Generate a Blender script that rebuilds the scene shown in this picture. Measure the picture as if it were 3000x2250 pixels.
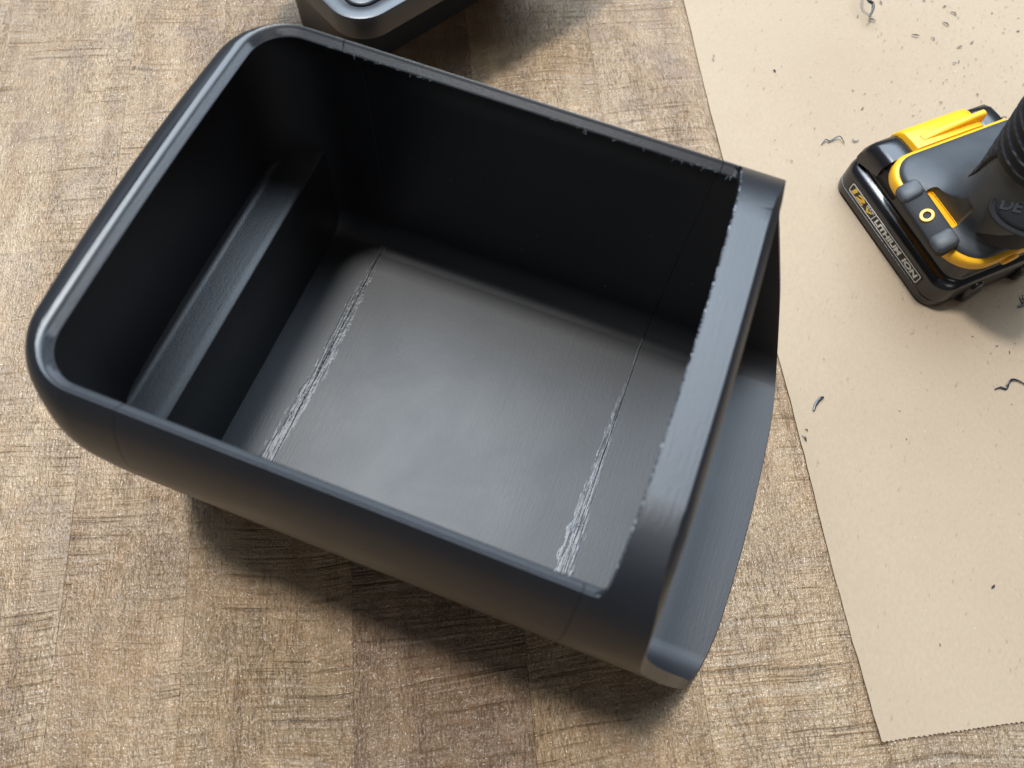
import bpy, bmesh, math, random
from mathutils import Vector, Matrix, noise

for o in list(bpy.data.objects):
    bpy.data.objects.remove(o)
scene = bpy.context.scene
COL = scene.collection
MM = 0.001

# ------------------------------------------------------------------ camera
cam_d = bpy.data.cameras.new('camera')
cam = bpy.data.objects.new('camera', cam_d)
COL.objects.link(cam)
cam.matrix_world = Matrix((
    (0.9352, -0.3391, 0.1017, 0.1706),
    (0.3525, 0.8650, -0.3572, -0.0309),
    (0.0332, 0.3699, 0.9285, 0.3600),
    (0, 0, 0, 1)))
cam_d.sensor_fit = 'HORIZONTAL'
cam_d.sensor_width = 36.0
cam_d.lens = 2139.5 / 3000 * 36.0
cam_d.clip_start = 0.01
cam_d.clip_end = 50
cam_d.dof.use_dof = True
cam_d.dof.focus_distance = 0.375
cam_d.dof.aperture_fstop = 9.0
scene.camera = cam

# ------------------------------------------------------------------ light
world = bpy.data.worlds.new('World')
scene.world = world
world.use_nodes = True
bg = world.node_tree.nodes['Background']
bg.inputs[0].default_value = (0.80, 0.90, 1.0, 1)
bg.inputs[1].default_value = 0.065

RGT = Vector((0.931, 0.365, 0)); UPW = Vector((-0.365, 0.931, 0)); ZED = Vector((0, 0, 1))
TARGET = Vector((0.13, 0.08, 0.03))


def area_light(name, loc, target, sx, sy, power, color, shape='RECTANGLE', roll_up=None):
    d = bpy.data.lights.new(name, 'AREA')
    d.shape = shape
    d.size = sx
    d.size_y = sy
    d.energy = power
    d.color = color
    o = bpy.data.objects.new(name, d)
    COL.objects.link(o)
    z = (loc - target).normalized()
    up = roll_up or UPW
    x = up.cross(z).normalized()
    y = z.cross(x)
    m = Matrix((x, y, z)).transposed().to_4x4()
    m.translation = loc
    o.matrix_world = m
    return o


# compact ceiling lamp, nearly overhead and a little up-left of the picture
area_light('ceiling_lamp', TARGET + Vector((-0.22, 0.12, 1.0)) * 2.0, TARGET, 0.24, 0.24, 34, (1.0, 0.985, 0.955), 'DISK')
# big cool window / skylight on the far side (gives the sheen on the plastic)
wl = TARGET + RGT * 0.15 + UPW * 1.70 + ZED * 2.0
area_light('skylight', wl, wl - ZED, 2.6, 2.7, 158, (0.70, 0.845, 1.0))
# weak window behind the photographer
fl = TARGET + RGT * 0.9 - UPW * 1.5 + ZED * 1.9
area_light('rear_window', fl, TARGET + Vector((0.15, 0.2, 0)), 0.9, 0.9, 5, (1.0, 0.96, 0.9))

vs = scene.view_settings
vs.view_transform = 'Standard'
vs.look = 'None'
vs.exposure = 0.1
vs.gamma = 1.0
vs.use_curve_mapping = False
scene.cycles.max_bounces = 6
scene.cycles.diffuse_bounces = 3
scene.cycles.glossy_bounces = 4


# ------------------------------------------------------------------ material helpers
class NT:
    def __init__(self, name):
        self.mat = bpy.data.materials.new(name)
        self.mat.use_nodes = True
        self.t = self.mat.node_tree
        self.bsdf = self.t.nodes['Principled BSDF']

    def n(self, kind, **kw):
        nd = self.t.nodes.new(kind)
        for k, v in kw.items():
            if k.startswith('i_'):
                key = k[2:]
                key = int(key) if key.isdigit() else key.replace('_', ' ')
                self.put(nd.inputs[key], v)
            else:
                setattr(nd, k, v)
        return nd

    def put(self, sock, v):
        if hasattr(v, 'is_output'):
            self.t.links.new(v, sock)
        else:
            sock.default_value = v

    def math(self, op, a, b=0.0, c=None, clamp=False):
        m = self.t.nodes.new('ShaderNodeMath')
        m.operation = op
        m.use_clamp = clamp
        self.put(m.inputs[0], a)
        self.put(m.inputs[1], b)
        if c is not None:
            self.put(m.inputs[2], c)
        return m.outputs[0]

    def ramp(self, fac, stops, interp='LINEAR'):
        r = self.t.nodes.new('ShaderNodeValToRGB')
        r.color_ramp.interpolation = interp
        e = r.color_ramp.elements
        while len(e) < len(stops):
            e.new(0.5)
        for el, (p, c) in zip(e, stops):
            el.position = p
            el.color = (c, c, c, 1) if isinstance(c, (int, float)) else (*c, 1)
        self.put(r.inputs[0], fac)
        return r.outputs[0]

    def mix(self, fac, a, b, blend='MIX'):
        m = self.t.nodes.new('ShaderNodeMix')
        m.data_type = 'RGBA'
        m.blend_type = blend
        self.put(m.inputs[0], fac)
        self.put(m.inputs[6], a if hasattr(a, 'is_output') else (*a, 1))
        self.put(m.inputs[7], b if hasattr(b, 'is_output') else (*b, 1))
        return m.outputs[2]

    def coords(self, scale=(1, 1, 1), loc=None, rot=(0, 0, 0), kind='Object'):
        tc = self.t.nodes.new('ShaderNodeTexCoord')
        mp = self.t.nodes.new('ShaderNodeMapping')
        mp.inputs['Scale'].default_value = scale
        mp.inputs['Rotation'].default_value = rot
        self.t.links.new(tc.outputs[kind], mp.inputs['Vector'])
        if loc is not None:
            self.put(mp.inputs['Location'], loc)
        return mp.outputs[0]

    def noise(self, vec, scale, detail=2.0, rough=0.5, dist=0.0, w=None):
        nd = self.t.nodes.new('ShaderNodeTexNoise')
        if w is not None:
            cz = self.t.nodes.new('ShaderNodeCombineXYZ')
            self.put(cz.inputs[2], w)
            va = self.t.nodes.new('ShaderNodeVectorMath')
            self.put(va.inputs[0], vec)
            self.put(va.inputs[1], cz.outputs[0])
            vec = va.outputs[0]
        self.put(nd.inputs['Vector'], vec)
        nd.inputs['Scale'].default_value = scale
        nd.inputs['Detail'].default_value = detail
        nd.inputs['Roughness'].default_value = rough
        nd.inputs['Distortion'].default_value = dist
        return nd.outputs[0]

    def bump(self, height, strength=0.5, dist=0.001, normal=None):
        b = self.t.nodes.new('ShaderNodeBump')
        b.inputs['Strength'].default_value = strength
        b.inputs['Distance'].default_value = dist
        self.put(b.inputs['Height'], height)
        if normal is not None:
            self.t.links.new(normal, b.inputs['Normal'])
        return b.outputs[0]

    def out(self, **kw):
        for k, v in kw.items():
            k = k.replace('_', ' ')
            if isinstance(v, tuple) and len(v) == 3:
                v = (*v, 1)
            self.put(self.bsdf.inputs[k], v)
        return self.mat


def wood_material():
    m = NT('rough_sawn_wood')
    oi = m.t.nodes.new('ShaderNodeObjectInfo')
    w = m.math('MULTIPLY', oi.outputs['Random'], 37.0)
    r1 = oi.outputs['Random']
    P = m.coords()
    # broad tone, stretched along the plank (local y)
    broad = m.noise(m.coords((62, 4.5, 1)), 1.0, 4, 0.55, 0.6, w)
    patch = m.noise(m.coords((38, 30, 1)), 1.0, 3, 0.6, 0.4, m.math('ADD', w, 5.0))
    col = m.ramp(broad, [(0.30, (0.203, 0.124, 0.063)), (0.50, (0.300, 0.198, 0.109)), (0.70, (0.375, 0.262, 0.155))])
    grey = m.ramp(patch, [(0.42, 0.0), (0.68, 1.0)])
    col = m.mix(m.math('MULTIPLY', grey, 0.55), col, (0.325, 0.246, 0.167))
    darkp = m.ramp(m.noise(m.coords((16, 26, 1)), 1.0, 3, 0.5, 0.8, m.math('ADD', w, 11.0)), [(0.52, 0.0), (0.70, 1.0)])
    col = m.mix(m.math('MULTIPLY', darkp, 0.55), col, (0.175, 0.118, 0.075))
    # per-plank tone
    col = m.mix(1.0, col, oi.outputs['Color'], 'MULTIPLY')
    # saw cuts running across the plank (local x), gently curved
    warp = m.noise(m.coords((9, 9, 1)), 1.0, 2, 0.5, 0, w)
    sx = m.n('ShaderNodeSeparateXYZ', i_0=P)
    ysaw = m.math('ADD', sx.outputs[1], m.math('MULTIPLY', warp, 0.022))
    cv = m.n('ShaderNodeCombineXYZ', i_0=m.math('MULTIPLY', sx.outputs[0], 16.0), i_1=m.math('MULTIPLY', ysaw, 430.0))
    saw = m.noise(cv.outputs[0], 1.0, 2, 0.6, 0.2, m.math('ADD', w, 2.0))
    sawl = m.ramp(saw, [(0.31, 1.0), (0.40, 0.0)])
    sawmask = m.ramp(m.noise(m.coords((24, 18, 1)), 1.0, 2, 0.5, 0, m.math('ADD', w, 8.0)), [(0.40, 0.08), (0.58, 1.0)])
    sawd = m.math('MULTIPLY', sawl, sawmask)
    # long grain pores (local y)
    gw = m.noise(m.coords((40, 12, 1)), 1.0, 2, 0.5, 0, m.math('ADD', w, 3.0))
    gx = m.math('ADD', sx.outputs[0], m.math('MULTIPLY', gw, 0.012))
    gv = m.n('ShaderNodeCombineXYZ', i_0=m.math('MULTIPLY', gx, 1250.0), i_1=m.math('MULTIPLY', sx.outputs[1], 190.0))
    pore = m.noise(gv.outputs[0], 1.0, 2, 0.62, 0.3, m.math('ADD', w, 4.0))
    porel = m.ramp(pore, [(0.37, 1.0), (0.44, 0.0)])
    poremask = m.ramp(m.noise(m.coords((30, 15, 1)), 1.0, 3, 0.5, 0, m.math('ADD', w, 21.0)), [(0.36, 0.15), (0.60, 1.0)])
    pored = m.math('MULTIPLY', porel, poremask)
    # pitted, leathery relief
    pit = m.noise(m.coords((1, 0.7, 1)), 900, 2, 0.65, 0.0)
    pitl = m.ramp(pit, [(0.34, 1.0), (0.44, 0.0)])
    big = m.noise(m.coords((1, 1, 1)), 150, 3, 0.6, 0.0, w)
    dark = m.math('ADD', m.math('MULTIPLY', sawd, 0.40), m.math('MULTIPLY', pored, 0.36))
    dark = m.math('ADD', dark, m.math('MULTIPLY', m.math('MULTIPLY', pitl, m.ramp(patch, [(0.4, 0.2), (0.62, 1.0)])), 0.26), clamp=True)
    fine = m.ramp(big, [(0.3, 0.88), (0.7, 1.10)])
    col = m.mix(1.0, col, fine, 'MULTIPLY')
    pale = m.math('MULTIPLY', m.ramp(saw, [(0.56, 0.0), (0.68, 1.0)]), sawmask)
    col = m.mix(m.math('MULTIPLY', pale, 0.35), col, (0.44, 0.345, 0.25))
    col = m.mix(dark, col, (0.045, 0.028, 0.018))
    h = m.math('ADD', m.math('MULTIPLY', pore, 0.55), m.math('MULTIPLY', pit, 0.60))
    h = m.math('ADD', h, m.math('MULTIPLY', m.math('MULTIPLY', saw, sawmask), 1.0))
    h = m.math('ADD', h, m.math('MULTIPLY', big, 0.9))
    h = m.math('SUBTRACT', h, m.math('MULTIPLY', dark, 0.5))
    nrm = m.bump(h, 1.0, 0.0012)
    rough = m.ramp(patch, [(0.3, 0.36), (0.7, 0.50)])
    return m.out(Base_Color=col, Roughness=rough, Normal=nrm, Specular_IOR_Level=0.5, Coat_Weight=0.65, Coat_Roughness=0.14, Coat_Normal=nrm)


def kraft_material():
    m = NT('kraft_paper')
    P = m.coords()
    a = m.noise(P, 9, 4, 0.6)
    b = m.noise(m.coords((1, 0.55, 1), rot=(0, 0, 0.5)), 700, 3, 0.65)
    c = m.noise(m.coords((1, 0.35, 1), rot=(0, 0, -0.6)), 480, 2, 0.6)
    col = m.ramp(a, [(0.3, (0.380, 0.285, 0.194)), (0.7, (0.405, 0.310, 0.214))])
    col = m.mix(1.0, col, m.ramp(b, [(0.3, 0.94), (0.7, 1.04)]), 'MULTIPLY')
    col = m.mix(m.ramp(c, [(0.24, 0.55), (0.33, 0.0)]), col, (0.22, 0.15, 0.095))
    fl = m.noise(m.coords((1, 1, 1)), 420, 1, 0.5)
    col = m.mix(m.ramp(fl, [(0.80, 0.0), (0.83, 0.35)]), col, (0.75, 0.66, 0.54))
    h = m.math('ADD', m.math('MULTIPLY', b, 0.3), m.math('MULTIPLY', m.noise(P, 60, 2, 0.5), 1.0))
    return m.out(Base_Color=col, Roughness=0.72, Normal=m.bump(h, 0.35, 0.0006), Specular_IOR_Level=0.3)


def print_plastic(name, base=(0.0088, 0.0096, 0.0125), r0=0.385, r1=0.43, specks=True, spec=0.80, relief=0.14):
    m = NT(name)
    P = m.coords()
    cloud = m.noise(P, 22, 4, 0.6, 0.5)
    ripple = m.noise(m.coords((1.0, 0.45, 1.0)), 900, 2, 0.5, 0.8)
    layer = m.n('ShaderNodeTexWave', wave_type='BANDS', bands_direction='Z', i_Vector=P, i_Scale=320.0, i_Distortion=0.6, i_Detail=1.0, i_Detail_Scale=0.4)
    geo = m.t.nodes.new('ShaderNodeNewGeometry')
    sep = m.n('ShaderNodeSeparateXYZ', i_0=geo.outputs['Normal'])
    steep = m.math('SUBTRACT', 1.0, m.math('ABSOLUTE', sep.outputs[2]))
    steep = m.math('MULTIPLY', steep, steep)
    h = m.math('ADD', m.math('MULTIPLY', ripple, 0.5), m.math('MULTIPLY', m.math('MULTIPLY', layer.outputs['Fac'], steep), 0.35))
    brush = m.noise(m.coords((1.0, 0.025, 0.6)), 760, 2, 0.6)
    h = m.math('ADD', h, m.math('MULTIPLY', brush, 0.45))
    n = m.bump(h, relief, 0.0006)
    rough = m.ramp(cloud, [(0.3, r0), (0.7, r1)])
    # the bed side (floor) came off the printer duller than the rest
    hz = m.n('ShaderNodeSeparateXYZ', i_0=P).outputs[2]
    rough = m.math('ADD', rough, m.math('MULTIPLY', m.n('ShaderNodeMapRange', i_0=hz, i_1=0.012, i_2=0.045, i_3=1.0, i_4=0.0).outputs[0], 0.12))
    col = m.mix(m.ramp(cloud, [(0.35, 0.0), (0.75, 0.5)]), base, tuple(c * 1.5 for c in base))
    if specks:
        vo = m.n('ShaderNodeTexVoronoi', feature='F1', i_Vector=P, i_Scale=150.0)
        rad = m.math('MULTIPLY', m.math('POWER', m.n('ShaderNodeSeparateColor', i_0=vo.outputs['Color']).outputs[0], 7.0), 0.06)
        dot = m.math('LESS_THAN', vo.outputs['Distance'], rad)
        col = m.mix(m.math('MULTIPLY', dot, 0.6), col, (0.42, 0.43, 0.44))
    return m.out(Base_Color=col, Roughness=rough, Normal=n, Specular_IOR_Level=spec, IOR=1.5)


def simple(name, col, rough, spec=0.5, nscale=0, nstr=0.2, ndist=0.0004, var=0.0):
    m = NT(name)
    kw = {}
    P = m.coords()
    c = col
    if var:
        c = m.mix(1.0, col, m.ramp(m.noise(P, 90, 4, 0.6), [(0.3, 1 - var), (0.7, 1 + var)]), 'MULTIPLY')
    if nscale:
        kw['Normal'] = m.bump(m.noise(P, nscale, 2, 0.6), nstr, ndist)
    return m.out(Base_Color=c, Roughness=rough, Specular_IOR_Level=spec, **kw)


M_WOOD = wood_material()
M_KRAFT = kraft_material()
M_TUB = print_plastic('black_printed_plastic')
M_MELT = simple('melted_plastic', (0.062, 0.065, 0.071), 0.42, 0.65, 1300, 0.18, 0.0004)
M_BURR = simple('plastic_burr', (0.10, 0.11, 0.125), 0.40, 0.8)
M_LID = print_plastic('dark_grey_printed_plastic', (0.026, 0.028, 0.033), 0.36, 0.44, False)
M_SHAV = simple('black_plastic_shaving', (0.016, 0.019, 0.023), 0.28, 0.8)
M_GLOSS = simple('glossy_black_plastic', (0.011, 0.011, 0.0125), 0.24, 0.7, 900, 0.12, 0.0003)
M_MATTE = simple('matte_black_plastic', (0.016, 0.0155, 0.016), 0.48, 0.4, 1500, 0.3, 0.0002)
M_RUBBER = simple('dark_grey_rubber', (0.036, 0.041, 0.047), 0.50, 0.6, 1300, 0.14, 0.0003, 0.15)
M_GRIP = simple('ribbed_rubber', (0.022, 0.023, 0.026), 0.62, 0.28, 1600, 0.4, 0.0003)
M_YEL = simple('yellow_plastic', (0.86, 0.43, 0.012), 0.36, 0.5, 1400, 0.10, 0.0002, 0.05)
M_WHITE = simple('grey_white_print', (0.78, 0.77, 0.73), 0.5)
M_GOLD = simple('yellow_print', (0.92, 0.56, 0.07), 0.5)
M_STEEL = simple('chuck_steel', (0.05, 0.05, 0.055), 0.35, 0.6)


# ------------------------------------------------------------------ mesh helpers
def link(name, me, mat=None, parent=None, smooth=True, angle=32):
    o = bpy.data.objects.new(name, me)
    COL.objects.link(o)
    if mat:
        me.materials.clear()
        me.materials.append(mat)
    if parent:
        o.parent = parent
    if smooth:
        for p in me.polygons:
            p.use_smooth = True
        me.set_sharp_from_angle(angle=math.radians(angle))
    return o


def mesh(name, verts, faces):
    me = bpy.data.meshes.new(name)
    me.from_pydata([tuple(v) for v in verts], [], faces)
    bm = bmesh.new()
    bm.from_mesh(me)
    bmesh.ops.recalc_face_normals(bm, faces=bm.faces)
    bm.to_mesh(me)
    bm.free()
    return me


def loft(rings, cap=True, closed_path=False):
    n = len(rings[0])
    verts = [v for r in rings for v in r]
    faces = []
    for i in range(len(rings) - 1):
        for j in range(n):
            k = (j + 1) % n
            faces.append((i * n + j, i * n + k, (i + 1) * n + k, (i + 1) * n + j))
    if cap:
        faces.append(tuple(reversed(range(n))))
        faces.append(tuple((len(rings) - 1) * n + j for j in range(n)))
    return verts, faces


def rrect(x0, x1, y0, y1, r, seg=8, edge=6):
    """rounded rectangle; r = one radius or four (x0y0, x1y0, x1y1, x0y1); constant point count"""
    if not isinstance(r, (tuple, list)):
        r = (r,) * 4
    cs = [(x0, y0, r[0], 180), (x1, y0, r[1], 270), (x1, y1, r[2], 0), (x0, y1, r[3], 90)]
    sg = [(1, 1), (-1, 1), (-1, -1), (1, -1)]
    arcs = []
    for (x, y, rr, a0), (sx, sy) in zip(cs, sg):
        rr = max(rr, 1e-6)
        cx, cy = x + sx * rr, y + sy * rr
        arcs.append([(cx + rr * math.cos(math.radians(a0 + 90 * k / seg)), cy + rr * math.sin(math.radians(a0 + 90 * k / seg))) for k in range(seg + 1)])
    pts = []
    for i in range(4):
        pts += arcs[i]
        a, b = arcs[i][-1], arcs[(i + 1) % 4][0]
        for k in range(1, edge):
            t = k / edge
            pts.append((a[0] + (b[0] - a[0]) * t, a[1] + (b[1] - a[1]) * t))
    return pts


def tube(points, radii, sides=8, cap=True, flat=1.0):
    pts = [Vector(p) for p in points]
    rings = []
    ref = Vector((0, 0, 1))
    for i, p in enumerate(pts):
        t = (pts[min(i + 1, len(pts) - 1)] - pts[max(i - 1, 0)]).normalized()
        a = t.cross(ref)
        if a.length < 1e-4:
            a = t.cross(Vector((1, 0, 0)))
        a.normalize()
        b = a.cross(t)
        r = radii[i] if isinstance(radii, (list, tuple)) else radii
        rings.append([p + a * r * math.cos(2 * math.pi * k / sides) + b * r * flat * math.sin(2 * math.pi * k / sides) for k in range(sides)])
    return loft(rings, cap)


def smooth_path(pts, sub=6):
    pts = [Vector(p) for p in pts]
    out = []
    for i in range(len(pts) - 1):
        p0, p1, p2, p3 = pts[max(i - 1, 0)], pts[i], pts[i + 1], pts[min(i + 2, len(pts) - 1)]
        for k in range(sub):
            t = k / sub
            out.append(0.5 * ((2 * p1) + (p2 - p0) * t + (2 * p0 - 5 * p1 + 4 * p2 - p3) * t * t + (3 * p1 - p0 - 3 * p2 + p3) * t ** 3))
    out.append(pts[-1])
    return out


def boolean(a_me, b_me, op):
    a = bpy.data.objects.new('tmp_a', a_me)
    b = bpy.data.objects.new('tmp_b', b_me)
    COL.objects.link(a)
    COL.objects.link(b)
    md = a.modifiers.new('b', 'BOOLEAN')
    md.operation = op
    md.object = b
    md.solver = 'EXACT'
    dg = bpy.context.evaluated_depsgraph_get()
    dg.update()
    me = bpy.data.meshes.new_from_object(a.evaluated_get(dg))
    bpy.data.objects.remove(a)
    bpy.data.objects.remove(b)
    return me


def box_mesh(x0, x1, y0, y1, z0, z1):
    v = [(x, y, z) for x in (x0, x1) for y in (y0, y1) for z in (z0, z1)]
    f = [(0, 1, 3, 2), (4, 6, 7, 5), (0, 4, 5, 1), (2, 3, 7, 6), (0, 2, 6, 4), (1, 5, 7, 3)]
    return mesh('box', v, f)


def thing(name, label, cat, loc=(0, 0, 0), rz=0.0, group=None):
    o = bpy.data.objects.new(name, None)
    COL.objects.link(o)
    o.location = loc
    o.rotation_euler = (0, 0, rz)
    o.empty_display_size = 0.02
    tag(o, label, cat, group)
    return o


def tag(o, label, cat, group=None):
    o['label'] = label
    o['category'] = cat
    if group:
        o['group'] = group
    return o


def weighted(o):
    md = o.modifiers.new('wn', 'WEIGHTED_NORMAL')
    md.keep_sharp = True
    md.weight = 80


# ------------------------------------------------------------------ table (planks)
random.seed(4)
TANG = math.radians(116.0)                     # direction the planks run
TN = Vector((-math.sin(TANG), math.cos(TANG), 0))
TD = Vector((math.cos(TANG), math.sin(TANG), 0))
table = thing('wooden_table', 'rough-sawn brown plank table top under everything', 'table', (0, 0, 0), TANG - math.pi / 2)
# in the table's local frame: y runs along the planks, x = -offset along TN
edges = [0.370, 0.291, 0.212, 0.133, 0.0542, -0.0025, -0.0797, -0.1591, -0.2385, -0.318, -0.397, -0.476, -0.555]
TONES = [(1, 1, 1), (1, 0.98, 0.96), (1.05, 1.05, 1.05), (1.12, 1.10, 1.08), (1.08, 1.03, 0.98), (1.02, 0.96, 0.86), (0.74, 0.66, 0.60), (1.06, 1.0, 0.90), (1.08, 1.04, 0.98), (1, 1, 1), (0.95, 0.93, 0.9), (1, 1, 1)]
for i in range(len(edges) - 1):
    xa, xb = -edges[i], -edges[i + 1]
    cx, hw = (xa + xb) / 2, (xb - xa) / 2 - 0.00004
    y0, y1 = -0.62, 0.92
    bv = 0.0002
    prof = [(-hw, -0.03), (hw, -0.03), (hw, -bv), (hw - bv * 0.3, -bv * 0.3), (hw - bv, 0), (-hw + bv, 0), (-hw + bv * 0.3, -bv * 0.3), (-hw, -bv)]
    dz = random.uniform(-0.00022, 0.0)
    v, f = loft([[(x, y0, z + dz) for x, z in prof], [(x, y1, z + dz) for x, z in prof]])
    pl = link('plank', mesh('plank', v, f), M_WOOD, table, smooth=False)
    pl.location = (cx, 0, 0)
    pl.color = (*TONES[i], 1)

# ------------------------------------------------------------------ kraft paper
ledge_pts = [(60, 575), (140.5, 412), (169.5, 352), (198, 295), (234, 226), (268.5, 160), (289, 119), (307, 82), (327, 43.5), (347, 6)]
left_edge = [Vector((x * MM, y * MM, 0)) for x, y in ledge_pts]
left_edge = smooth_path(left_edge, 6)
across = Vector((0.886, 0.464, 0)) * 0.5       # along the lower cut edge
cols = 44
verts, faces = [], []
random.seed(11)
for i, e in enumerate(left_edge):
    jit = 0.00035 * noise.noise(Vector((i * 0.7, 0, 0)))
    for j in range(cols + 1):
        t = (j / cols) ** 1.25
        p = e + across * t + Vector((jit * (1 - t), jit * (1 - t), 0))
        edge_lift = 0.0011 * math.exp(-t * 60) * (0.6 + 0.4 * noise.noise(Vector((i * 0.12, 3, 0))))
        wave = 0.0009 * (0.5 + noise.noise(Vector((p.x * 9, p.y * 9, 1.3)))) * min(1, t * 8)
        low = 0.0005 * math.exp(-((len(left_edge) - 1 - i) / 3.0))
        verts.append((p.x, p.y, 0.0006 + max(0, edge_lift) + max(0, wave) + low))
for i in range(len(left_edge) - 1):
    for j in range(cols):
        a = i * (cols + 1) + j
        faces.append((a, a + 1, a + cols + 2, a + cols + 1))
# fine saw-toothed tear along the lower edge
base_i = (len(left_edge) - 1) * (cols + 1)
tdir = (left_edge[-1] - left_edge[-2]).normalized()
for j in range(cols):
    va, vb = Vector(verts[base_i + j]), Vector(verts[base_i + j + 1])
    L = (vb - va).length
    nt = max(1, int(L / 0.0019))
    prev = base_i + j
    for k in range(nt):
        q = va.lerp(vb, (k + 1) / nt)
        tip = va.lerp(vb, (k + 0.5) / nt) + tdir * random.uniform(0.0003, 0.0008)
        verts.append(tuple(tip)); ti = len(verts) - 1
        if k == nt - 1:
            qi = base_i + j + 1
        else:
            verts.append(tuple(q)); qi = len(verts) - 1
        faces.append((prev, ti, qi))
        prev = qi
paper_me = mesh('kraft_paper', verts, faces)
paper = link('kraft_paper', paper_me, M_KRAFT)
sd = paper.modifiers.new('thickness', 'SOLIDIFY')
sd.thickness = 0.0003
sd.offset = -1
esp = paper.modifiers.new('edges', 'EDGE_SPLIT')
esp.split_angle = math.radians(40)
tag(paper, 'sheet of tan kraft paper lying on the table under the drill', 'paper')

# ------------------------------------------------------------------ black printed bin
tub = thing('storage_bin', 'large black printed plastic bin with open end and cross bar on the table', 'bin', (0.1, 0.082, 0))
W = 0.164
HT = 0.143                                      # height of the cut rim
ZTOP = 0.156                                    # crown of the cross bar
RS = 0.044                                      # radius of the rounded upper side walls
ZC = ZTOP - RS                                  # the walls are widest here and taper in below
YW = 0.0129                                     # widest point beyond the rim


def interp(tab, z):
    for (z0, a0), (z1, a1) in zip(tab, tab[1:]):
        if z <= z1:
            t = (z - z0) / (z1 - z0)
            return a0 + (a1 - a0) * max(0.0, t)
    return tab[-1][1]


TAPER = [(0.0, 0.026), (0.001, 0.0215), (0.0025, 0.0182), (0.005, 0.0148), (0.009, 0.0114), (0.014, 0.0089), (0.021, 0.0071), (0.031, 0.0056), (0.050, 0.0037), (0.075, 0.0016), (0.095, 0.0004), (0.112, 0.0)]


def side_inset(z):
    if z <= ZC:
        return interp(TAPER, z)
    q = min((z - ZC) / RS, 1.0)
    return RS * (1 - math.sqrt(max(0.0, 1 - q * q)))


ZE, RE = 0.1335, 0.0095                          # rounding along the top of the closed end


BELLY = [(0.0, 0.0), (0.02, 0.0025), (0.04, 0.0037), (0.075, 0.0037), (0.095, 0.0026), (0.112, 0.0011), (0.128, 0.0)]   # the closed end bulges below its rim


def end_inset(z):
    if z <= 0.031:
        return interp(TAPER, z) - 0.0056 - interp(BELLY, z)
    if z <= ZE:
        return -interp(BELLY, z)
    if z <= HT:
        q = (z - ZE) / RE
        return RE * (1 - math.sqrt(max(0.0, 1 - q * q)))
    return RE + (z - HT) * 2.0


def bowx(pts, amount, x_ref):
    out = []
    for x, y in pts:
        k = max(0.0, 1 - (x - x_ref) / 0.045)
        k = k * k * (3 - 2 * k) if k < 1 else 1.0
        out.append((x - amount * max(0, 1 - ((y - W / 2) / 0.088) ** 2) * k, y))
    return out


def plan2(x0, x1, y0, y1, r, dx, dy, bow=0.0045):
    rr = max(r - 0.5 * (dx + dy), 0.0012)
    pts = rrect(x0 + dx, x1, y0 + dy, y1 - dy, (rr, 1e-5, 1e-5, rr), 16, 14)
    return bowx(pts, bow, x0 + dx)


def ringz(pts, z):
    return [(x, y, z) for x, y in pts]


rings = []
zl = [t[0] for t in TAPER] + [ZC + RS * math.sin(math.radians(90 * k / 26)) for k in range(1, 27)] + [ZE + RE * math.sin(math.radians(a)) for a in (12, 26, 40, 54, 68, 82)]
for z in sorted(zl):
    rings.append(ringz(plan2(-RE, 0.300, -YW, W + YW, 0.0305, end_inset(z), side_inset(z)), z))
outer = mesh('outer', *loft(rings))

rings = []
RF = 0.0145
TH = 0.0046
Y0I = -YW + TH                                  # inner wall at its widest
ZF = 0.004
XI = 0.0076                                     # inner face of the closed end


def inner_side(z):
    if z <= ZC:
        d = interp(TAPER, max(z, 0.026))
    else:
        q = min((z - ZC) / (RS - TH), 1.0)
        d = (RS - TH) * (1 - math.sqrt(max(0.0, 1 - q * q)))
    if z < ZF + RF:
        q = (ZF + RF - z) / RF
        d += RF * (1 - math.sqrt(max(0.0, 1 - q * q)))
    return d


def inner_end(z):
    d = -interp(BELLY, z)
    if z > ZE:
        r = RE - TH
        q = (z - ZE) / r
        d = XI * (1 - math.sqrt(1 - q * q)) if q < 1 else XI + (z - ZE - r) * 2.0
    if z < ZF + 0.004:
        q = (ZF + 0.004 - z) / 0.004
        d += 0.004 * (1 - math.sqrt(max(0.0, 1 - q * q)))
    return d


zl = [ZF + RF * (1 - math.cos(math.radians(90 * k / 12))) for k in range(13)] + [ZF + 0.0006, 0.03, 0.05, 0.075, 0.095, 0.112] + [ZC + (RS - TH) * math.sin(math.radians(90 * k / 20)) for k in range(1, 21)] + [0.13839, 0.1379, 0.137, 0.1355, ZE]
for z in sorted(zl):
    rings.append(ringz(plan2(-XI, 0.320, Y0I, W - Y0I, 0.0275, inner_end(z), inner_side(z), 0.0012), z))
inner = mesh('inner', *loft(rings))


def opening(d, step=0.0):
    pts = rrect(-d, 0.1950, -d, W + d, (0.0175 + d, max(0.0042 + d, 0.002), max(0.003 + d, 0.002), 0.0175 + d), 12, 14)
    out = []
    for x, y in pts:
        b = max(0, 1 - ((y - W / 2) / 0.082) ** 2)
        if x > 0.1:
            x += 0.0018 * b * min(1, (x - 0.1) / 0.08)
        else:
            k = max(0, 1 - (x + d) / 0.045)
            x -= (0.0018 * b + step * min(1, 3 * b)) * k
        out.append((x, y))
    return out


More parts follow.
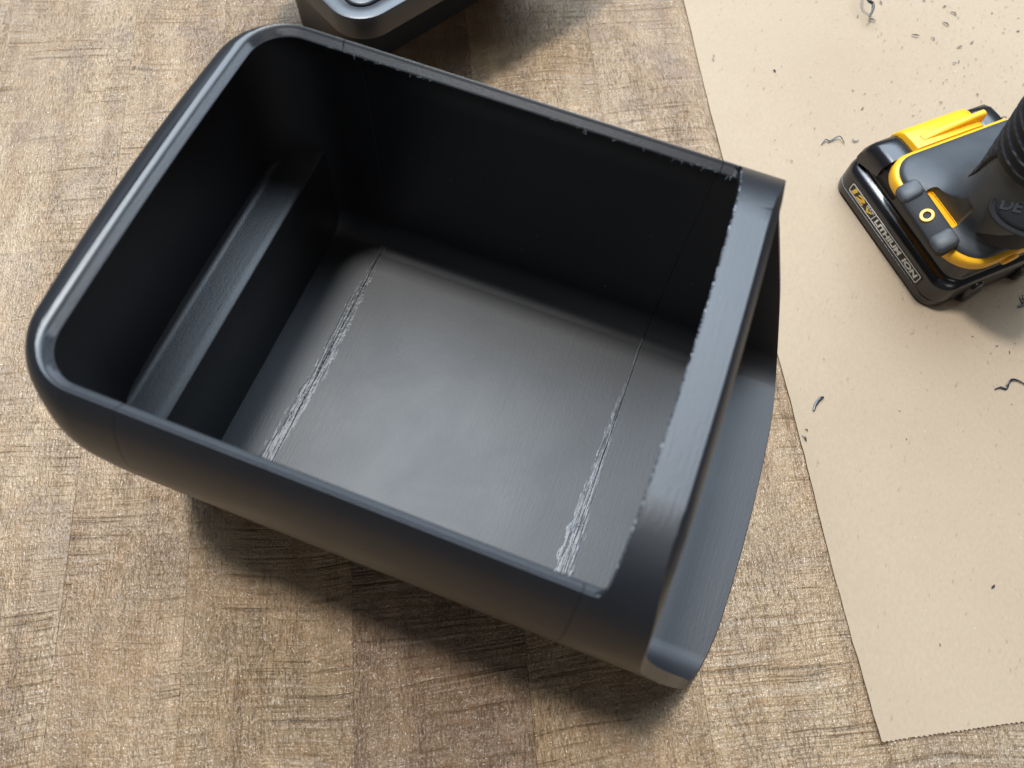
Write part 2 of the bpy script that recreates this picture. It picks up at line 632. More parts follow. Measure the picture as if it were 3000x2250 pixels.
LIPD, LIPZ = 0.0030, 0.1397                     # the cut lip slopes inwards, with printed layer steps at the rear
rings = [ringz(opening(-LIPD), 0.115), ringz(opening(-LIPD), LIPZ)]
for k in range(1, 7):
    t = k / 7
    d = -LIPD + (LIPD - 0.0003) * t
    z = LIPZ + (0.1423 - LIPZ) * t
    rings.append(ringz(opening(d, -0.00016), z - 0.00008))
    rings.append(ringz(opening(d, 0.00016), z + 0.00008))
rings += [ringz(opening(-0.0003), 0.1423), ringz(opening(0.0002), 0.14265), ringz(opening(0.0008), 0.14285), ringz(opening(0.002), 0.1430), ringz(opening(0.002), 0.170)]
hole = mesh('hole', *loft(rings))

fz = [(-0.01, 0.2665), (0.0, 0.2635), (0.02, 0.2565), (0.044, 0.248), (0.07, 0.2385), (0.09, 0.2305), (0.108, 0.2232), (0.116, 0.2200), (0.124, 0.2172), (0.132, 0.2150), (0.140, 0.2134), (0.146, 0.2122), (0.1505, 0.2109), (0.1535, 0.2094), (0.1555, 0.2076), (0.157, 0.2050), (0.19, 0.150)]


def endx(y, z):
    q = min(max(0.0, RS - YW - y, y - W + RS - YW), RS - 1e-6)
    drop = RS - math.sqrt(RS * RS - q * q)
    z = z + (0.014 if y < W / 2 else 0.0075) * (1 - math.exp(-drop / 0.014)) * min(1.0, max(0.0, (z + 0.01) / 0.01))
    x = 0.0
    for i in range(len(fz) - 1):
        (z0, x0), (z1, x1) = fz[i], fz[i + 1]
        if z0 <= z <= z1:
            m0 = (x1 - fz[max(i - 1, 0)][1]) / (z1 - fz[max(i - 1, 0)][0])
            q = fz[min(i + 2, len(fz) - 1)]
            m1 = (q[1] - x0) / (q[0] - z0)
            h = z1 - z0
            t = (z - z0) / h
            x = (2 * t ** 3 - 3 * t * t + 1) * x0 + (t ** 3 - 2 * t * t + t) * h * m0 + (3 * t * t - 2 * t ** 3) * x1 + (t ** 3 - t * t) * h * m1
            break
    q = (y - W / 2) / 0.09
    return x + (0.0045 - 0.019 * max(0.0, z)) * (1 - q * q) - 0.0002


zs = []
for (z0, _), (z1, _) in zip(fz, fz[1:]):
    n = max(2, int((z1 - z0) / 0.0025))
    zs += [z0 + (z1 - z0) * k / n for k in range(n)]
zs = [z for z in zs if z < 0.171] + [0.172]
ys = [-0.03 + (W + 0.06) * k / 30 for k in range(31)]
verts = [(endx(y, z), y, z) for z in zs for y in ys]
n0 = len(verts)
verts += [(0.36, y, z) for z in zs for y in ys]
faces = []
ny = len(ys)
for i in range(len(zs) - 1):
    for j in range(ny - 1):
        a = i * ny + j
        faces.append((a, a + 1, a + ny + 1, a + ny))
        faces.append((n0 + a, n0 + a + ny, n0 + a + ny + 1, n0 + a + 1))
for i in range(len(zs) - 1):
    a = i * ny
    faces.append((a, a + ny, n0 + a + ny, n0 + a))
    b = a + ny - 1
    faces.append((b, n0 + b, n0 + b + ny, b + ny))
for j in range(ny - 1):
    faces.append((j, n0 + j, n0 + j + 1, j + 1))
    a = (len(zs) - 1) * ny + j
    faces.append((a, a + 1, n0 + a + 1, n0 + a))
endcut = mesh('endcut', verts, faces)

body = boolean(outer, inner, 'DIFFERENCE')
body = boolean(body, hole, 'DIFFERENCE')
body = boolean(body, endcut, 'DIFFERENCE')
XA, XB, GAP = 0.0348, 0.1886, 0.00001
OFF = Vector(tub.location)
sections = {}
for nm, x0, x1 in (('rear_section', -0.1, XA - GAP), ('middle_section', XA + GAP, XB - GAP), ('front_section', XB + GAP, 0.4)):
    me = boolean(body.copy(), box_mesh(x0, x1, -0.1, 0.3, -0.05, 0.3), 'INTERSECT')
    bm = bmesh.new()
    bm.from_mesh(me)
    es = [e for e in bm.edges if any(all(abs(v.co.x - q) < 2e-6 for v in e.verts) for q in (x0, x1)) and len(e.link_faces) == 2]
    bmesh.ops.bevel(bm, geom=es, offset=0.0002, segments=1, affect='EDGES', clamp_overlap=False)
    caps = [f_ for f_ in bm.faces if all(min(abs(v.co.x - x0), abs(v.co.x - x1)) < 5e-6 for v in f_.verts)]
    bmesh.ops.delete(bm, geom=caps, context='FACES')
    bm.to_mesh(me)
    bm.free()
    me.transform(Matrix.Translation(-OFF))
    o = link(nm, me, M_TUB, tub, True, 30)
    weighted(o)
    sections[nm] = o
sections['front_section']['label'] = 'open front end with the cross bar over a protruding curved lip'
sections['rear_section']['label'] = 'closed rounded rear end holding the inner ledge'

# ledge inside the rear end: coved top, sharp front edge, plain riser
prof = [(0.0062, 0.002), (0.0062, 0.0592), (0.0060, 0.0597), (0.0056, 0.0600)]
RC, TL = 0.0055, math.radians(14)
for k in range(11):
    a = TL + (math.pi / 2 - TL) * k / 10
    prof.append((-0.0086 - RC * (math.sin(a) - math.sin(TL)), 0.0635 + RC * (math.cos(TL) - math.cos(a))))
prof += [(prof[-1][0], 0.002)]
v, f = loft([[(x - OFF.x, y - OFF.y, z) for x, z in prof] for y in (-0.006, W + 0.006)])
shell = mesh('shell', *loft([[(x - OFF.x, y - OFF.y, z) for x, y in plan2(-XI, 0.320, Y0I, W - Y0I, 0.0275, inner_end(max(z, ZF)) - 0.0006, inner_side(max(z, ZF)) - 0.0006, 0.0012)] for z in (0.0035, 0.0045, 0.006, 0.009, 0.014, 0.02, 0.026, 0.05, 0.075, 0.10)]))
led = link('ledge', boolean(mesh('ledge', v, f), shell, 'INTERSECT'), M_TUB, sections['rear_section'], True, 30)

# melted plastic beads smeared along the two floor joints
random.seed(5)


def melt(name, x0, wfun, seed, skew):
    nx, nyy = 36, 300
    verts, faces = [], []
    y0, y1 = -0.001, 0.157
    for j in range(nyy + 1):
        t = j / nyy
        y = y0 + (y1 - y0) * t
        wl, wr = wfun(t)
        wl *= 1.0 + 0.4 * noise.noise(Vector((seed, t * 26, 0)))
        wr *= 1.15 + 0.4 * noise.noise(Vector((seed + 9, t * 26, 0)))
        for i in range(nx + 1):
            u = i / nx
            x = x0 - wl + (wl + wr) * u
            env = max(0.0, math.sin(math.pi * u)) ** 0.6
            s1 = noise.noise(Vector((x * 1100 + t * skew, t * 5, seed)))
            s2 = noise.noise(Vector((x * 2600 + t * skew * 2, t * 16, seed + 3)))
            s3 = noise.noise(Vector((x * 700, t * 90, seed + 7)))
            h = 0.00014 + 0.00024 * s1 + 0.00026 * s2 + 0.00014 * s3
            h *= env * min(1, (wl + wr) / 0.005)
            crack = math.exp(-((x - x0 - 0.0002) / 0.00022) ** 2)
            fl0 = Y0I + inner_side(0.026) + RF
            fy = min(max(fl0 - y, y - (W - fl0), 0.0), RF * 0.97)
            floor = 0.004 + RF - math.sqrt(max(RF * RF - fy * fy, 0))
            verts.append((x - OFF.x, y - OFF.y, floor + 0.00004 + h * (1 - crack) - 0.0003 * (1 - env)))
    for j in range(nyy):
        for i in range(nx):
            a = j * (nx + 1) + i
            xm = verts[a][0] + OFF.x
            if abs(xm + 0.0001 - x0) < 0.00018:
                continue
            faces.append((a, a + 1, a + nx + 2, a + nx + 1))
    o = link(name, mesh(name, verts, faces), M_MELT, tub, True, 60)
    return o


def wA(t):
    s = 1 - t
    return (0.0022 + 0.0068 * min(1, s * 1.5) * (0.75 + 0.25 * math.sin(s * 9)), 0.0014 + 0.0030 * math.sin(min(1, s * 1.15) * math.pi) ** 2 + 0.0010 * t)


def wB(t):
    s = 1 - t
    return (0.0012 + 0.0062 * min(1, s * 1.1), 0.0006 + 0.0082 * max(0, s - 0.25))


mA = melt('melted_joint', XA, wA, 2.0, 3.0)
mB = melt('melted_joint', XB, wB, 12.0, -4.0)

# frayed burrs left on cut edges (too small to count): one joined piece each
random.seed(8)


def join_bits(bits):
    verts, faces = [], []
    for v, f in bits:
        o = len(verts)
        verts += [tuple(p) for p in v]
        faces += [tuple(o + i for i in q) for q in f]
    return verts, faces


def blob(c, r, seed):
    v = []
    f = []
    bm = bmesh.new()
    bmesh.ops.create_icosphere(bm, subdivisions=1, radius=1)
    for w_ in bm.verts:
        k = 1 + 0.45 * noise.noise(w_.co * 1.7 + Vector((seed, 0, 0)))
        w_.co = w_.co * k
    v = [(c[0] + w_.co.x * r[0], c[1] + w_.co.y * r[1], c[2] + w_.co.z * r[2]) for w_ in bm.verts]
    f = [tuple(x.index for x in q.verts) for q in bm.faces]
    bm.free()
    return v, f


bits = []
y = 0.006
while y < W - 0.006:
    b = max(0, 1 - ((y - W / 2) / 0.082) ** 2)
    x = 0.1950 + 0.0018 * b
    r = random.uniform(0.00025, 0.0007)
    bits.append(blob((x - r * 0.2 - OFF.x, y - OFF.y, ZTOP - 0.0004 - (RS - math.sqrt(max(0.0, RS ** 2 - max(0.0, RS - YW - y, y - W + RS - YW) ** 2))) - random.random() * 0.0005), (r * 0.8, r * random.uniform(0.9, 1.8), r * 0.8), y * 900))
    y += random.uniform(0.0008, 0.0021)
o = link('burr_beads', mesh('burr_beads', *join_bits(bits)), M_BURR, sections['front_section'])
o['kind'] = 'stuff'
bits = []
for k in range(50):
    x = random.choice([random.uniform(0.12, 0.193), random.uniform(0.028, 0.075), random.uniform(0.165, 0.193)])
    a = random.uniform(0, 6.28)
    L = random.uniform(0.0006, 0.0022)
    p0 = Vector((x, W - 0.0028 + random.uniform(-0.0004, 0.0003), 0.1398))
    p1 = p0 + Vector((math.cos(a) * L, -abs(math.sin(a)) * L * 0.5, random.uniform(-0.8, 0.5) * L))
    mid = (p0 + p1) / 2 + Vector((0, 0, random.uniform(-0.4, 0.4) * L))
    bits.append(tube([p0 - OFF, mid - OFF, p1 - OFF], random.uniform(0.0001, 0.00022), 4))
o = link('burr_shreds', mesh('burr_shreds', *join_bits(bits)), M_BURR, tub)
o['kind'] = 'stuff'

# ------------------------------------------------------------------ second printed piece at the top of the picture
lang = math.radians(61.2)                      # its long side runs along (0.48, 0.88)
lid = thing('plastic_case', 'dark grey rounded plastic case cut off by the top edge of the photo', 'case', (0.0, 0.0, 0))
ea = Vector((0.48, 0.877, 0))                  # along right-hand side, away from camera
eb = Vector((-0.877, 0.48, 0))                 # to the left
LC = Vector((-0.0048, 0.2300, 0))              # theoretical near corner of the skirt


def lidpt(a, b, z):
    p = LC + ea * a + eb * b
    return (p.x, p.y, z)


def lidring(d, z, r=0.020):
    return [lidpt(a, b, z) for a, b in rrect(d, 0.190 - d, d, 0.130 - d, max(r - d, 0.004), 12, 8)]


z0, z1 = 0.064, 0.0775
rings = [lidring(0.004, z0), lidring(0.0006, z0), lidring(0.0, z0 + 0.0006), lidring(0.0, z1 - 0.0012), lidring(0.0004, z1 - 0.0004), lidring(0.0012, z1),
         lidring(0.0080, z1), lidring(0.0083, z1 - 0.0002), lidring(0.0085, z1 - 0.0022)]
v, f = loft(rings, cap=False)
n = len(rings[0])
f.append(tuple(range(n)))
f.append(tuple((len(rings) - 1) * n + j for j in range(n)))
frame = link('rim', mesh('rim', v, f), M_LID, lid, True, 35)
rings = [lidring(0.0105, z1 - 0.0030), lidring(0.0105, z1 - 0.0008), lidring(0.0109, z1 - 0.0003), lidring(0.0116, z1)]
link('top_panel', mesh('top_panel', *loft(rings)), M_LID, lid, True, 35)


def bodyring(d, z):
    return [lidpt(a, b, z) for a, b in rrect(0.016 + d, 0.174 - d, 0.045 + d, 0.114 - d, 0.02, 12, 8)]


rings = [bodyring(0.001, 0.0004), bodyring(0.0, 0.0012), bodyring(0.0, 0.064)]
link('body', mesh('body', *loft(rings)), M_LID, lid, True, 35)

# ------------------------------------------------------------------ cordless drill standing on its battery
DO = Vector((0.268, 0.297, 0)); DA = math.radians(-46.06)
e1 = Vector((math.cos(DA), math.sin(DA), 0)); e2 = Vector((-e1.y, e1.x, 0))
cu, cvv = 0.043, 0.045
drill = thing('cordless_drill', 'yellow and black cordless drill standing on its battery on the kraft paper', 'drill', DO + e1 * cu + e2 * cvv + ZED * 0.0016, DA)


def D(u, v, z):
    return (u * MM - cu, v * MM - cvv, z * MM)


def dring(u0, u1, v0, v1, r, z, seg=8, edge=6):
    return [D(u, v, z) for u, v in rrect(u0, u1, v0, v1, r, seg, edge)]


# battery case: plinth, joint groove, label band, rounded shoulder, upper block
BL = [(1.5, 0.0), (0.4, 0.6), (0.0, 1.6), (0.0, 5.6), (0.5, 5.9), (0.5, 6.2), (0.0, 6.5), (0.0, 15.5), (0.4, 17.5), (1.5, 19.3), (3.0, 20.4), (4.4, 20.9),
      (5.3, 21.4), (5.8, 22.6), (6.2, 31.5), (6.9, 33.4), (8.3, 34.9), (10.5, 35.6), (14, 35.8)]
rings = []
for d, z in BL:
    up = max(0, (z - 20) / 16)
    rings.append(dring(-6 + d * (1 - 0.45 * up), 91 - d * 0.75, 0.5 + d, 88 - d * 0.6, max(11 - d * 0.35, 5), z, 9, 6))
bat = link('battery', mesh('battery', *loft(rings)), M_GLOSS, drill, True, 40)
bat['label'] = 'glossy black battery pack with a yellow and white front label'
# recessed side panels (matte) on the front of the upper block
v, f = loft([[D(u, 6.55 - 0.35 * k, z) for u, z in rrect(1.5 + k * 0.4, 31 - k * 0.4, 22.9 + k * 0.4, 32.2 - k * 0.4, 1.2, 4, 1)] for k in (0, 1)])
link('side_panel', mesh('side_panel', v, f), M_MATTE, bat, True, 40)


def text_mesh(body_, size, shear=0.0, bold=0.0, ext=0.00012):
    c = bpy.data.curves.new('txt', 'FONT')
    c.body = body_
    c.size = size
    c.shear = shear
    c.offset = bold
    c.extrude = ext
    o = bpy.data.objects.new('txt', c)
    COL.objects.link(o)
    dg = bpy.context.evaluated_depsgraph_get()
    dg.update()
    me = bpy.data.meshes.new_from_object(o.evaluated_get(dg))
    bpy.data.objects.remove(o)
    xs = [v.co.x for v in me.vertices]
    ys_ = [v.co.y for v in me.vertices]
    me.transform(Matrix.Translation((-min(xs), -min(ys_), 0)))
    return me, max(xs) - min(xs), max(ys_) - min(ys_)


def put_text(name, s, u0, u1, z0_, z1_, mat, parent, shear=0.0, bold=0.0, v=0.42):
    me, w_, h_ = text_mesh(s, 0.01, shear, bold)
    sx, sy = (u1 - u0) * MM / w_, (z1_ - z0_) * MM / h_
    M = Matrix(((sx, 0, 0, 0), (0, 0, -1, 0), (0, sy, 0, 0), (0, 0, 0, 1)))
    M.translation = Vector(D(u0, v, z0_))
    me.transform(M)
    return link(name, me, mat, parent, False)


# label plate on the front face
v, f = loft([[D(u, 0.56 - 0.22 * k, z) for u, z in rrect(6.2 + 0.2 * k, 77 - 0.2 * k, 7.0 + 0.2 * k, 15.0 - 0.2 * k, 0.9, 4, 1)] for k in (0, 1)])
plate = link('label_plate', mesh('label_plate', v, f), M_MATTE, bat, True, 40)
# outline: two frames sharing a slanted divider
oa = rrect(7.6, 75.6, 7.9, 14.3, 1.1, 5, 1)
ob = rrect(8.15, 75.05, 8.45, 13.75, 0.75, 5, 1)
vv = [D(u, 0.33, z) for u, z in oa] + [D(u, 0.33, z) for u, z in ob] + [D(u, 0.22, z) for u, z in oa] + [D(u, 0.22, z) for u, z in ob]
n = len(oa)
ff = []
for j in range(n):
    k = (j + 1) % n
    ff += [(2 * n + j, 2 * n + k, 3 * n + k, 3 * n + j), (j, 2 * n + j, 2 * n + k, k)[::-1], (n + j, n + k, 3 * n + k, 3 * n + j)]
dv = [(30.2, 8.2), (30.75, 8.2), (31.9, 14.0), (31.35, 14.0)]
o_ = len(vv)
vv += [D(u, 0.22, z) for u, z in dv]
ff.append((o_, o_ + 1, o_ + 2, o_ + 3))
link('label_outline', mesh('label_outline', vv, ff), M_WHITE, bat, False)
put_text('label_text', '12', 9.6, 21.2, 9.1, 13.2, M_GOLD, bat, 0.15, 0.00048, 0.30)
put_text('label_text', 'V', 23.2, 29.4, 9.1, 11.6, M_GOLD, bat, 0.15, 0.00048, 0.30)
put_text('label_text', 'MAX', 23.4, 30.2, 12.0, 13.2, M_WHITE, bat, 0.0, 0.0001, 0.30)
put_text('label_text', 'LITHIUM', 33.0, 57.8, 9.3, 12.9, M_WHITE, bat, 0.12, 0.00042, 0.30)
put_text('label_text', 'ION', 60.6, 73.6, 9.3, 12.9, M_WHITE, bat, 0.12, 0.00042, 0.30)

# lugs along the right side
for vc in (27, 64):
    rings = []
    for k, (d, z) in enumerate(((1.2, 0.2), (0.2, 1.5), (0, 8), (0.8, 13), (2.2, 16.2), (3.6, 17))):
        rings.append(dring(84, 94.2 - d, vc - 5.5 + d, vc + 5.5 - d, 2.4, z, 5, 2))
    link('lug', mesh('lug', *loft(rings)), M_GLOSS, bat, True, 45)

# yellow collar
CL = [(1.2, 34.8), (0.2, 35.4), (0, 36.2), (0, 40.2), (0.5, 41.2), (1.6, 41.8), (6, 42.0)]
rings = [dring(14.5 + d, 89.5 - d, -1.5 + d, 89 - d, (17 - d * 0.6, 20 - d * 0.6, 12, 9), z, 10, 6) for d, z in CL]
collar = link('collar', mesh('collar', *loft(rings)), M_YEL, drill, True, 40)
# small screw lug on the collar's right side
rings = [[D(90.2 + 3.4 * k, 31 + 5.0 * math.cos(a), 36.8 + 3.2 * math.sin(a)) for a in [2 * math.pi * q / 20 for q in range(20)]] for k in (-0.6, 0.0, 0.22)]
link('screw_lug', mesh('screw_lug', *loft(rings)), M_YEL, collar, True, 45)

# rubber foot flowing up into the handle
HU, HV = 69.0, 30.0
HLEAN = -0.19                                   # sideways lean of the handle per mm of height


def foot_ring(t, z, d):
    """t 0 = rounded rectangle of the foot, 1 = oval of the handle"""
    base = rrect(17 + d, 87 - d, 1 + d, 86.5 - d, (15, 18, 11, 8), 10, 6)
    out = []
    for u, v in base:
        a = math.atan2(v - 43.5, u - 52)
        ou, ov = HU + HLEAN * (z - 60) + 21.2 * math.cos(a), HV + 21.2 * math.sin(a)
        out.append((u * (1 - t) + ou * t, v * (1 - t) + ov * t))
    return [D(u, v, z) for u, v in out]


FT = [(0, 40.5, 0.6), (0, 42.4, 0), (0, 43.6, 0.4), (0.0, 44.8, 1.4), (0.03, 45.8, 3.0), (0.12, 47.0, 4.5), (0.28, 48.6, 6), (0.46, 50.6, 7), (0.64, 53.3, 7), (0.80, 57.0, 7), (0.91, 61.5, 7), (0.98, 67, 7), (1.0, 74, 7), (1.0, 82, 7), (1, 150, 7)]
foot_me = mesh('foot', *loft([foot_ring(t, z, d) for t, z, d in FT]))
# elongated window cut into the foot, yellow inside
sl = [D(u, v, 40) for u, v in rrect(41.5, 66, 3.6, 9.8, 2.6, 8, 2)]
sh = [D(u, v, 60) for u, v in rrect(41.5, 66, 3.6, 9.8, 2.6, 8, 2)]
foot_me = boolean(foot_me, mesh('slot', *loft([[(x, y, 0.0435) for x, y, z in sl], sh])), 'DIFFERENCE')
foot = link('foot', foot_me, M_RUBBER, drill, True, 35)
weighted(foot)
v, f = loft([dring(41.3, 66.2, 3.4, 10.0, 2.7, 43.0, 8, 2), dring(41.3, 66.2, 3.4, 10.0, 2.7, 45.4, 8, 2), dring(41.9, 65.6, 4.0, 9.4, 2.2, 45.4, 8, 2), dring(41.9, 65.6, 4.0, 9.4, 2.2, 44.6, 8, 2)])
link('slot_insert', mesh('slot_insert', v, f), M_YEL, foot, True, 40)
# mould line on the foot
v, f = tube([Vector(D(22 + 1.6 * k, 44 + 0.4 * k, 0)) + Vector((0, 0, 0.0459 + 0.00028 * k)) for k in range(8)], 0.00022, 6)
link('mould_line', mesh('mould_line', v, f), M_MATTE, foot)

# ribbed grip: a sleeve with grooves, arched away at the front to leave the badge field smooth
NS, NZ = 80, 190
verts, faces = [], []
for i in range(NZ + 1):
    z = 50.0 + 100.0 * i / NZ
    for k in range(NS):
        a = 2 * math.pi * k / NS
        du, dv_ = math.cos(a), math.sin(a)
        front = 0.55 * du - 0.835 * dv_
        arch = 57.0 + 29.0 * max(0.0, min(1.0, (front + 0.12) / 0.62)) ** 0.8
        e = max(-1.0, min(1.0, (z - arch) / 0.9))
        ph = ((z + 4.0 * front) / 5.2) % 1.0
        g = -0.8 * max(0.0, min(1.0, (z - arch - 1.5) / 4.0)) if ph < 0.17 else 0.0
        fl = 24.0 * (1 - interp([(50.6, 0.46), (53.3, 0.64), (57, 0.80), (61.5, 0.91), (67, 0.98), (74, 1.0)], z)) * max(0.0, -0.7 * du - 0.2 * dv_ + 0.35)
        r = 21.2 + 0.55 * fl * max(0.0, e) + 1.1 * e - g
        verts.append(D(HU + HLEAN * (z - 60) + r * du, HV + r * dv_, z))
for i in range(NZ):
    for k in range(NS):
        q = (k + 1) % NS
        faces.append((i * NS + k, i * NS + q, (i + 1) * NS + q, (i + 1) * NS + k))
faces.append(tuple(range(NS)))
faces.append(tuple(NZ * NS + k for k in range(NS)))
grip = link('grip', mesh('grip', verts, faces), M_GRIP, drill, True, 50)

# oval name badge low on the front of the handle
tip = Vector(D(68.0, 10.0, 70.0))
bx_ = Vector((10.5, 4.5, 6.0)).normalized()
bn = Vector((0.21, -0.72, 0.66))
bn = (bn - bx_ * bn.dot(bx_)).normalized()
by_ = bn.cross(bx_)
BM = Matrix((bx_, by_, bn)).transposed().to_4x4()
BM.translation = tip + bx_ * 0.021 + bn * 0.0025


def oval(au, av, z):
    return [BM @ Vector((au * MM * math.cos(2 * math.pi * k / 48), av * MM * math.sin(2 * math.pi * k / 48), z * MM)) for k in range(48)]


badge = link('badge', mesh('badge', *loft([oval(21, 12.5, -12), oval(21.8, 13.2, -0.6), oval(21.2, 12.6, 0.2), oval(20.2, 11.7, 0.2), oval(19.6, 11.2, -0.5), oval(18.8, 10.4, -0.5), oval(18.2, 9.9, 0.1), oval(16.0, 8.4, 0.5)])), M_GRIP, drill, True, 40)
me, w_, h_ = text_mesh('DEWALT', 0.01, 0.0, 0.0003, 0.0003)
me.transform(BM @ Matrix.Translation((-0.0160, -0.0030, 0.0006)) @ Matrix.Diagonal((0.031 / w_, 0.0056 / h_, 1, 1)))
link('badge_text', me, M_RUBBER, badge, False)

# rubber clip plate with a yellow bushing on the front edge of the foot
CM = Matrix.Translation(Vector(D(54.5, -2.2, 45.0))) @ Matrix.Rotation(math.radians(-2), 4, 'Z') @ Matrix.Rotation(math.radians(30), 4, 'X')


def cring(u0, u1, v0, v1, r, z):
    return [CM @ Vector((u * MM, v * MM, z * MM)) for u, v in rrect(u0, u1, v0, v1, r, 6, 3)]


clip = link('clip', mesh('clip', *loft([cring(-21, 21, -6, 6, 3.4, -6), cring(-21.5, 21.5, -6.4, 6.4, 3.8, 0), cring(-21, 21, -6, 6, 3.5, 0.8), cring(-20, 20, -5.1, 5.1, 3.0, 1.3)])), M_GRIP, drill, True, 40)
for s in (-1, 1):
    u0, u1 = (-21.3, -11) if s < 0 else (11, 21.3)
    link('end_pad', mesh('end_pad', *loft([cring(u0, u1, -6.1, 6.1, 3.0, 0.9), cring(u0 + 0.2, u1 - 0.6, -5.9, 5.9, 3.0, 2.3), cring(u0 + 1.2, u1 - 1.8, -5.0, 5.0, 2.6, 3.0)])), M_RUBBER, clip, True, 40)
rr = []
for r_, z in ((3.6, 0.9), (3.6, 1.9), (3.3, 2.2), (2.1, 2.2), (1.9, 1.9), (1.9, 1.2)):
    rr.append([CM @ Vector((r_ * MM * math.cos(2 * math.pi * k / 28), r_ * MM * math.sin(2 * math.pi * k / 28), z * MM)) for k in range(28)])
link('bushing', mesh('bushing', *loft(rr, False)), M_YEL, clip, True, 40)

# yellow battery latch with a raised ridge
LT = [(0, -1.2, 24.0), (0, -3.6, 30.0), (0, -3.4, 34.5), (0, -1.4, 38.0), (0, 2.0, 39.8), (0, 8.0, 40.6), (0, 14.0, 41.0), (0, 14.8, 34.0)]
rings = []
for v, sc in ((23.0, 0.90), (23.6, 0.97), (25, 1.0), (45, 1.0), (62, 1.0), (67.4, 0.98), (68.4, 0.92)):
    rings.append([D(6 + (u - 6) * (0.9 + 0.1 * sc), v + 0.10 * (z - 36), 24 + (z - 24) * sc) for _, u, z in LT])
latch = link('latch', mesh('latch', *loft(rings)), M_YEL, drill, True, 38)
rings = []
for v, hgt in ((30, 0.3), (38, 1.3), (50, 2.9), (64, 4.4), (70, 4.8), (71, 3.9)):
    rings.append([D(6.2, v, 40.0), D(7.2, v, 40.6 + hgt * 0.92), D(8.2, v, 40.7 + hgt), D(9.6, v, 40.7 + hgt), D(10.4, v, 40.6 + hgt * 0.85), D(10.9, v, 40.6), D(10.9, v, 38)])
link('ridge', mesh('ridge', *loft(rings)), M_YEL, latch, True, 38)
# black shoulders at either end of the latch
for (va, vb, top) in ((4.0, 23.0, 38.5), (69.5, 86.0, 37.5)):
    rings = []
    for v, k in ((va, 0.62), (va + 2.2, 0.90), (va + 5, 1.0), (vb - 3, 1.0), (vb - 0.8, 0.98), (vb, 0.93)):
        prof_ = [(-2.6, 21.5), (-3.6, 26), (-3.2, 31), (-1.2, 35.5), (3.0, 37.9), (9, 38.5), (15, 38.6), (15.5, 30)]
        rings.append([D(6 + (u - 6) * (0.8 + 0.2 * k), v, 21.5 + (z - 21.5) * k * (top - 21.5) / 17) for u, z in prof_])
    link('shoulder', mesh('shoulder', *loft(rings)), M_GLOSS, bat, True, 42)

# motor housing and chuck above the grip (beyond the frame)
AX = 172
sec = [(-28, 18), (-26, 23), (-20, 26), (20, 27), (52, 27), (60, 25), (62, 22)]
rr = [[D(HU - 20 + r_ * math.cos(2 * math.pi * k / 32), HV + 5 + v, AX + r_ * math.sin(2 * math.pi * k / 32)) for k in range(32)] for v, r_ in sec]
link('motor_housing', mesh('motor_housing', *loft(rr)), M_YEL, drill, True, 40)
sec = [(62, 21), (66, 21), (68, 18), (88, 18), (96, 10), (98, 6)]
rr = [[D(HU - 20 + r_ * math.cos(2 * math.pi * k / 32), HV + 5 + v, AX + r_ * math.sin(2 * math.pi * k / 32)) for k in range(32)] for v, r_ in sec]
link('chuck', mesh('chuck', *loft(rr)), M_STEEL, drill, True, 40)

# ------------------------------------------------------------------ plastic shavings on the paper
PZ = 0.0016


def shaving(label, pts, rad, heights, flat=0.35, seed=0):
    p3 = [(x * MM, y * MM, PZ + h * MM) for (x, y), h in zip(pts, heights)]
    path = smooth_path(p3, 7)
    n_ = len(path)
    base = Vector(path[n_ // 2]); base.z = 0.0
    radii = []
    for i in range(n_):
        t = i / (n_ - 1)
        radii.append(rad * MM * (0.35 + 0.65 * math.sin(math.pi * min(1, 0.12 + t * 0.8))) * (1 + 0.35 * noise.noise(Vector((i * 0.5, seed, 0)))))
    v, f = tube([p - base for p in path], radii, 7, True, flat)
    o = link('plastic_shaving', mesh('plastic_shaving', v, f), M_SHAV, None, True, 50)
    o.location = base
    tag(o, label, 'shaving', 'curled plastic shavings on the kraft paper')
    return o


shaving('thin wavy black shaving left of the drill battery near the bin corner', [(253.4, 326.2), (255.0, 330.0), (257.7, 330.5), (260.2, 333.5), (262.9, 335.2), (266.7, 332.2)], 0.5, [0.3, 1.0, 0.4, 1.2, 1.6, 0.4], 0.4, 1)
shaving('short fat black shaving beside the open lip of the bin', [(285.2, 151.0), (285.5, 155.1), (287.1, 159.0), (288.7, 160.3)], 0.85, [0.4, 0.6, 0.7, 0.4], 0.8, 2)
shaving('long twisted black shaving at the right edge below the drill', [(375.0, 199.1), (377.4, 201.1), (380.8, 201.6), (381.1, 205.1), (383.0, 208.0), (386.1, 208.8), (390.5, 208.0)], 0.62, [0.4, 0.9, 0.5, 1.6, 1.2, 0.8, 0.5], 0.5, 3)
shaving('forked black shaving at the right edge just under the drill', [(382.6, 263.6), (383.7, 261.0), (385.2, 259.4), (383.4, 257.0), (381.6, 255.8)], 0.75, [1.2, 1.0, 0.8, 0.7, 0.5], 0.7, 4)
shaving('hooked black shaving behind the drill beside its ribbed grip', [(350.6, 388.3), (352.0, 387.1), (353.7, 387.0), (356.2, 389.8), (359.1, 391.5), (360.1, 389.0)], 0.45, [1.5, 0.8, 0.4, 0.9, 1.3, 0.4], 0.6, 5)
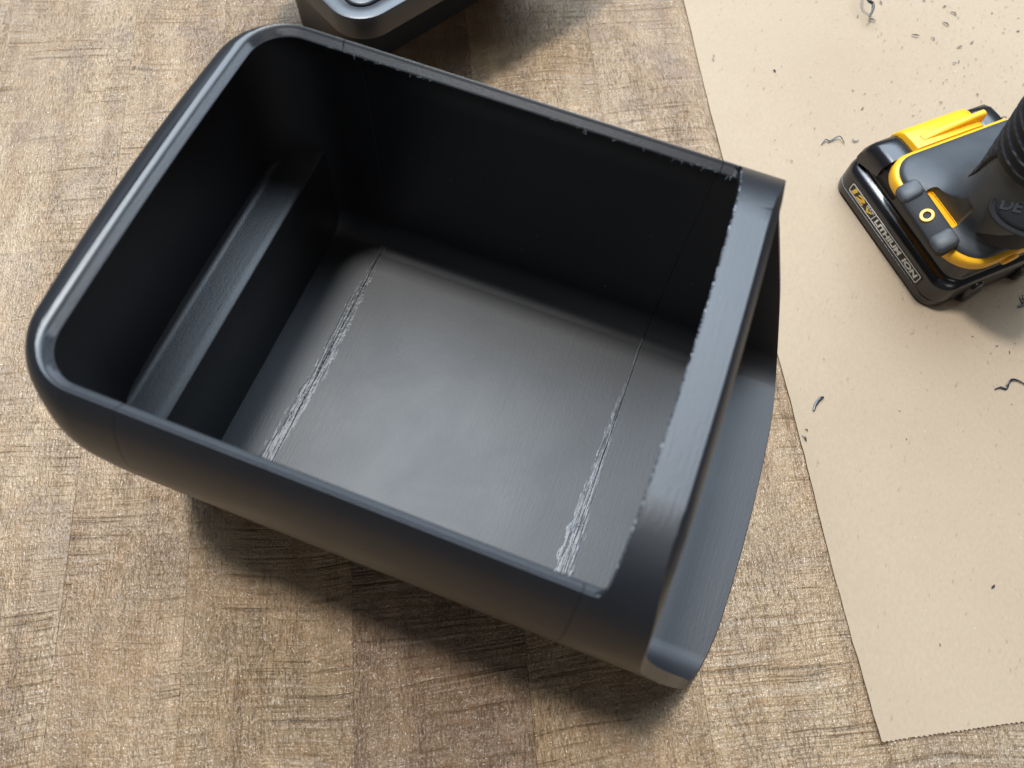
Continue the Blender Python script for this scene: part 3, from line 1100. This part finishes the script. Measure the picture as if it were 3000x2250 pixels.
shaving('thick glossy black curl at the top edge of the paper', [(252.0, 470.0), (251.5, 461.0), (253.2, 451.0), (257.3, 447.5), (260.3, 447.0), (261.3, 441.5), (260.5, 437.5)], 1.1, [11, 11, 10, 9, 8, 7, 5.5], 0.9, 6)
shaving('small bent black shaving touching the left end of the drill battery', [(270.5, 337.5), (271.6, 336.2), (273.2, 336.6), (274.6, 338.0)], 0.35, [0.9, 0.5, 0.4, 0.8], 0.6, 7)

random.seed(21)
bits = []
spots = [(254.8, 443.5), (261.7, 442.7), (268.2, 460.4), (295.7, 474.4), (310.1, 476.0), (313.3, 471.2), (309.6, 459.8), (307.2, 441.2), (322.2, 440.3), (321.2, 425.8), (324.3, 429.3), (340.1, 480.7), (360.2, 471.7), (272.4, 365.6), (291.7, 440.0), (331.7, 450.8), (339.5, 405.4), (319.9, 388.8), (387.2, 94.2), (285.2, 132.8), (211.9, 374.1), (173.7, 366.3), (283.1, 139.2)]
allsp = [(x, y, random.uniform(1.3, 2.4)) for x, y in spots]
for k in range(520):
    for _ in range(40):
        x, y = random.uniform(200, 430), random.uniform(20, 520)
        d = math.exp(-((x - 335) ** 2 + (y - 450) ** 2) / (2 * 62 ** 2)) + 0.10 * math.exp(-((x - 360) ** 2 + (y - 210) ** 2) / (2 * 60 ** 2)) + 0.035
        if random.random() < d and (x - 347 + (y - 6) * 0.497) > 12:
            allsp.append((x, y, random.choice([0.3, 0.35, 0.45, 0.6, 0.85])))
            break
for x, y, s in allsp:
    a = random.uniform(0, 6.28)
    b = a + random.uniform(-0.8, 0.8)
    L = s * MM * random.uniform(0.5, 1.3)
    p0 = Vector((x * MM, y * MM, PZ + 0.00015))
    p1 = p0 + Vector((math.cos(a), math.sin(a), 0.25)) * L
    p2 = p1 + Vector((math.cos(b), math.sin(b), -0.2)) * L
    bits.append(tube([p0, p1, p2], [0.10 * s * MM + 0.00004, 0.26 * s * MM, 0.10 * s * MM], 5, True, 0.6))
cr = link('plastic_crumbs', mesh('plastic_crumbs', *join_bits(bits)), M_SHAV)
cr['kind'] = 'stuff'
tag(cr, 'tiny black plastic crumbs scattered over the kraft paper around the drill', 'crumbs')
